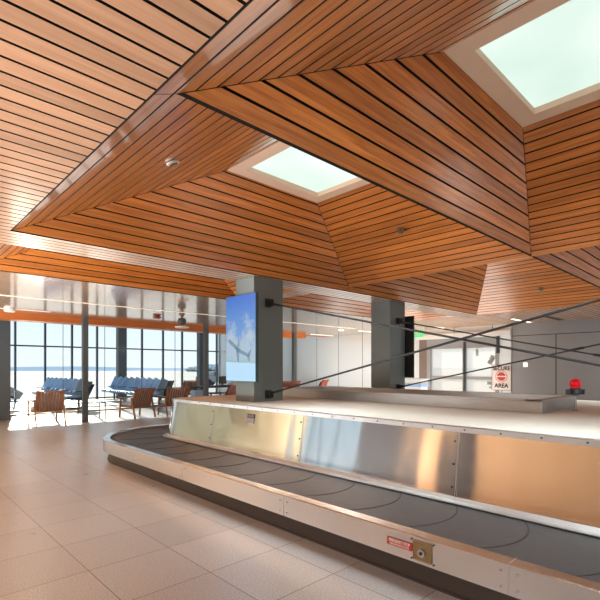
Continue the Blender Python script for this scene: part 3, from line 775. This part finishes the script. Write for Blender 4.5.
# SECURE AREA sign on a stand
vx = .6905+.4443*.7233; uy = .7233-.4443*.6905; d0 = 13.1
sx_, sy_ = vx*d0, uy*d0
t = thing('sign_stand', 'white SECURE AREA sign with a red stop badge on a thin stand', 'sign', (sx_,sy_,0))
m = MB(); m.span((sx_-.01,sy_-.27,.80),(sx_+.01,sy_+.27,1.52)); bd = m.build('sign_board', [M['signpink']], t)
m = MB()
for a, b in (((-.275,.79),(.275,.80)),((-.275,1.52),(.275,1.53)),((-.275,.79),(-.267,1.53)),((.267,.79),(.275,1.53))): m.span((sx_-.014,sy_+a[0],a[1]),(sx_+.012,sy_+b[0],b[1]))
m.build('sign_border', M['brown'], bd)
m = MB(); cz = 1.19
m.face([(sx_-.0125, sy_+.13*math.cos(math.radians(22.5+45*i)), cz+.13*math.sin(math.radians(22.5+45*i))) for i in range(8)]); m.tube((sx_-.0105,sy_,cz),(sx_-.0118,sy_,cz),.155,1,n=28); m.tube((sx_-.0103,sy_,cz),(sx_-.0112,sy_,cz),.17,0,n=28)
m.span((sx_-.014,sy_-.125,cz-.018),(sx_-.0126,sy_+.125,cz+.018),1)
m.build('stop_badge', [M['signred'], M['signpink']], bd)
rail_text('SECURE', sy_, 1.42, .16, M['black'], bd, sx_-.014, w=.49)
rail_text('AREA', sy_, .92, .17, M['black'], bd, sx_-.014, w=.40)
m = MB(); m.tube((sx_+.02,sy_,0),(sx_+.02,sy_,1.5),.018,n=10); m.lathe((sx_+.02,sy_,0),[(.18,0),(.18,.012),(.03,.03)]); m.build('stand', M['galv'], t)

# exit sign, wall plate, camera, horn
t = thing('exit_sign', 'green lit exit sign hanging by the white header', 'exit sign', (12.6,7.74,ZC))
ex, ey = 12.6, 7.78
m = MB(); m.span((ex-.03,ey-.17,ZC-.38),(ex+.03,ey+.17,ZC-.16)); b_ = m.build('panel', M['exit'], t); rail_text('EXIT', ey, ZC-.27, .17, M['white'], b_, ex-.032)
m = MB(); m.span((ex-.04,ey-.2,ZC-.16),(ex+.04,ey+.2,ZC-.06)); m.tube((ex,ey,ZC-.06),(ex,ey,ZC-.002),.02); m.build('canopy', M['white'], t)
m = MB(); m.span((V_R-.02,5.15,1.47),(V_R,5.27,1.60)); m.span((V_R-.025,5.19,1.51),(V_R-.02,5.23,1.56)); tag(m.build('wall_plate', emit('lit_plate',(1,.97,.9,1),.7)), 'small white lit plate on the gray wall right of the door', 'wall plate')
def at_ceiling(px, py, z=ZC):
    s = (px-300)/F; d = (z-CZ)*F/(368.5-py); return (d*(.6905+s*.7233), d*(.7233-s*.6905), z)
p = at_ceiling(182, 313.5)
t = thing('security_camera', 'dark pendant security camera hanging before the far windows', 'camera', p)
m = MB(); m.lathe((p[0],p[1],p[2]-.06),[(.05,0),(.07,.03),(.07,.058)]); m.tube((p[0],p[1],p[2]-.06),(p[0],p[1],p[2]-.12),.02); m.build('mount', M['brown'], t)
m = MB(); m.lathe((p[0],p[1],p[2]-.30),[(.03,0),(.06,.03),(.10,.06),(.11,.12),(.08,.18),(.03,.19)]); m.build('housing', M['darkgray'], t, smooth=True)
m = MB(); m.lathe((p[0],p[1],p[2]-.36),[(.17,0),(.17,.03),(.05,.06)]); m.build('disc', M['white'], t)
p = at_ceiling(157, 316)
m = MB(); m.lathe((p[0],p[1],p[2]-.10),[(.05,.03),(.10,.045),(.11,.075),(.07,.098)]); tag(m.build('ceiling_alarm', M['redwood']), 'small red-brown alarm under the lacquered ceiling', 'alarm')
p = at_ceiling(10, 309)
m = MB(); m.lathe((p[0],p[1],p[2]-.07),[(.09,0),(.12,.02),(.12,.068)],n=24); tag(m.build('ceiling_speaker', M['white']), 'white round fitting on the ceiling at the far left', 'speaker')

# strip lights
for (x0, x1, y, lb) in ((-3.5,12.1,9.95,'very long thin strip light across the lacquered ceiling'),(-3.5,3.2,12.1,'thin strip light near the wood beam at far left'),(12.9,14.2,5.0,'short strip light over the gray wall, right of the door'),(12.75,14.1,7.72,'short strip light over the glass door'),(12.9,14.2,10.4,'short strip light in the row, left of the rear pillar'),(12.8,14.1,12.75,'short strip light near the wood beam end')):
    t = thing('ceiling_light', lb, 'light', (x0,y,ZC), group='ceiling strip lights')
    w = .012 if x1-x0 > 2 else .05
    m = MB(); m.span((x0,y-w,ZC-.006),(x1,y+w,ZC-.001)); m.build('diffuser', M['lamp'], t)
    m = MB(); m.span((x0-.015,y-w-.012,ZC-.007),(x1+.015,y-w,ZC-.0005)); m.span((x0-.015,y+w,ZC-.007),(x1+.015,y+w+.012,ZC-.0005)); m.build('housing', M['white'], t)
m = MB(); m.span((12.6,4.1,ZC-.006),(14.2,4.2,ZC-.001)); m.span((12.6,4.08,ZC-.009),(14.2,4.1,ZC-.001),1); m.span((12.6,4.2,ZC-.009),(14.2,4.22,ZC-.001),1); tag(m.build('ceiling_vent', [M['black'], M['darkgray']]), 'dark linear air slot in the ceiling above the gray wall', 'vent')
p = at_ceiling(341, 330)
m = MB(); m.lathe((p[0],p[1],p[2]-.02),[(.07,0),(.09,.01),(.09,.019)]); tag(m.build('round_downlight', M['lampw']), 'small round lit downlight at the strip light end', 'downlight')

# ------------------------------------------------------------------ outdoors
m = MB(); prev = None
xs = [-500+20*i for i in range(61)]
for i in range(60):
    h0, h1 = [2.0+.5*math.sin(x*.021)+.35*math.sin(x*.07+1) for x in (xs[i], xs[i+1])]
    y0, y1 = [330-.25*abs(x) for x in (xs[i], xs[i+1])]
    m.face([(xs[i],y0,-.2),(xs[i+1],y1,-.2),(xs[i+1],y1+6,h1),(xs[i],y0+6,h0)]); m.face([(xs[i],y0+6,h0),(xs[i+1],y1+6,h1),(xs[i+1],y1+60,-.2),(xs[i],y0+60,-.2)])
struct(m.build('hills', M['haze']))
m = MB(); rr = random.Random(3)
for i in range(90):
    a = .52+.16*i/90; d = 235+rr.uniform(-8,8)
    # a clump of far trees right of the middle columns
    x, y = d*math.sin(a), d*math.cos(a); h = rr.uniform(1.6,4.2)*(.6+.4*math.sin(math.pi*i/90))
    m.lathe((x,y,-.1),[(.3,0),(1.4,h*.3),(1.9,h*.6),(1.1,h*.9),(.2,h)],n=7)
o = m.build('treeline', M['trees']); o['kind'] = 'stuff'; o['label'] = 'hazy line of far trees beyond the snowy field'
s = (211-300)/F; d0 = 40; gx, gy = d0*(.6905+s*.7233), d0*(.7233-s*.6905)
t = thing('ground_vehicle', 'gray airport ground vehicle parked outside beyond the far windows', 'vehicle', (gx,gy,-.1))
m = MB(); m.span((gx-1.1,gy-.8,.25),(gx+.9,gy+.8,.75)); m.span((gx-.2,gy-.75,.75),(gx+.85,gy+.75,1.15)); m.build('body', M['wallgray'], t, bevel=.06)
m = MB(); m.span((gx-.15,gy-.77,.8),(gx+.8,gy+.77,1.1)); m.build('cab_glass', M['darkgray'], t)
for x in (gx-.75,gx+.6):
    for y in (gy-.8,gy+.8): m = MB(); m.tube((x,y-.1,.2),(x,y+.1,.2),.3,n=16); m.build('wheel', M['black'], t)

# ------------------------------------------------------------------ light
w = bpy.data.worlds.new('sky'); S.world = w; w.use_nodes = True; nt = w.node_tree
bg = nt.nodes['Background']; tc = N(nt, 'ShaderNodeTexCoord'); sx = N(nt, 'ShaderNodeSeparateXYZ'); rp = N(nt, 'ShaderNodeValToRGB')
nt.links.new(tc.outputs['Generated'], sx.inputs[0]); nt.links.new(sx.outputs['Z'], rp.inputs['Fac']); nt.links.new(rp.outputs['Color'], bg.inputs['Color'])
e = rp.color_ramp.elements; e[0].position = 0; e[0].color = (.90,.95,1,1); e[1].position = .8; e[1].color = (.55,.75,1,1)
x_ = e.new(.10); x_.color = (.80,.91,1,1)
bg.inputs['Strength'].default_value = .78
def sun(d, st, col, ang):
    l = bpy.data.lights.new('sun', 'SUN'); l.energy = st; l.color = col; l.angle = math.radians(ang)
    o = bpy.data.objects.new('sun', l); COL.objects.link(o); o.rotation_euler = Vector(d).to_track_quat('-Z','Y').to_euler(); return o
sun((-.22,-1,-.40), 5.0, (1,.90,.76), .6)
def area(loc, tgt, sx, sy, en, col):
    l = bpy.data.lights.new('soft_fill', 'AREA'); l.shape = 'RECTANGLE'; l.size = sx; l.size_y = sy; l.energy = en; l.color = col
    o = bpy.data.objects.new('soft_fill', l); COL.objects.link(o); o.location = loc
    o.rotation_euler = (Vector(tgt)-Vector(loc)).to_track_quat('-Z','Y').to_euler(); return o
W_ = (1,.98,.95)  # the soft lamps below are unseen fill, added to brighten hall and ceiling
area((-2.4,-2.6,.25), (-2.3,-2,3), 2.4, 3, 15, W_)
area((11,-2.6,.25), (11.1,-2,3), 2.4, 3, 60, W_)
area((-1.7,9.7,.04), (-1.7,9.7001,3), 2.4, 6, 720, W_)
area((-1.2,3.4,.04), (-1.2,3.4001,3), 1.6, 5, 90, W_)
area((12.3,9.6,.05), (12.3,9.6001,3), 2.6, 8, 190, (1,.95,.88))
area((0,-3.5,2.7), (1.5,2,0), 4, 2, 190, (.95,.98,1))
area((6,-4.5,2.7), (6,2,.8), 6, 2, 20, W_)
area((12.6,1.2,2.72), (12.6,1.6,0), 2, 3, 90, W_)
def spot(loc, tgt, en, cone, col, r):
    l = bpy.data.lights.new('fill_spot', 'SPOT'); l.energy = en; l.color = col; l.spot_size = math.radians(cone); l.spot_blend = .6; l.shadow_soft_size = r
    o = bpy.data.objects.new('fill_spot', l); COL.objects.link(o); o.location = loc
    o.rotation_euler = (Vector(tgt)-Vector(loc)).to_track_quat('-Z','Y').to_euler(); return o
spot((-3.6,9,1.95), (5,3.4,3.2), 1700, 25, W_, .2)  # both spots are unseen fill, added to brighten single coffer slopes
spot((8.9,6.6,.3), (10.6,2.8,3.2), 330, 66, W_, .3)
for (v0, v1, u0, u1) in SL:                        # daylight falling through the skylights
    c = hp((v0+v1)/2, (u0+u1)/2, hs)
    l = area((c[0],c[1],c[2]-.02), (c[0],c[1],0), (v1-v0-.25)*H, (u1-u0-.25)*H, 17, (.95,1,.98)); l.data.spread = math.radians(80)
S.view_settings.view_transform = 'Standard'; S.view_settings.look = 'None'; S.view_settings.exposure = .55
S.cycles.use_denoising = True; S.cycles.max_bounces = 8; S.cycles.sample_clamp_indirect = 6
S.cycles.caustics_reflective = False; S.cycles.caustics_refractive = False
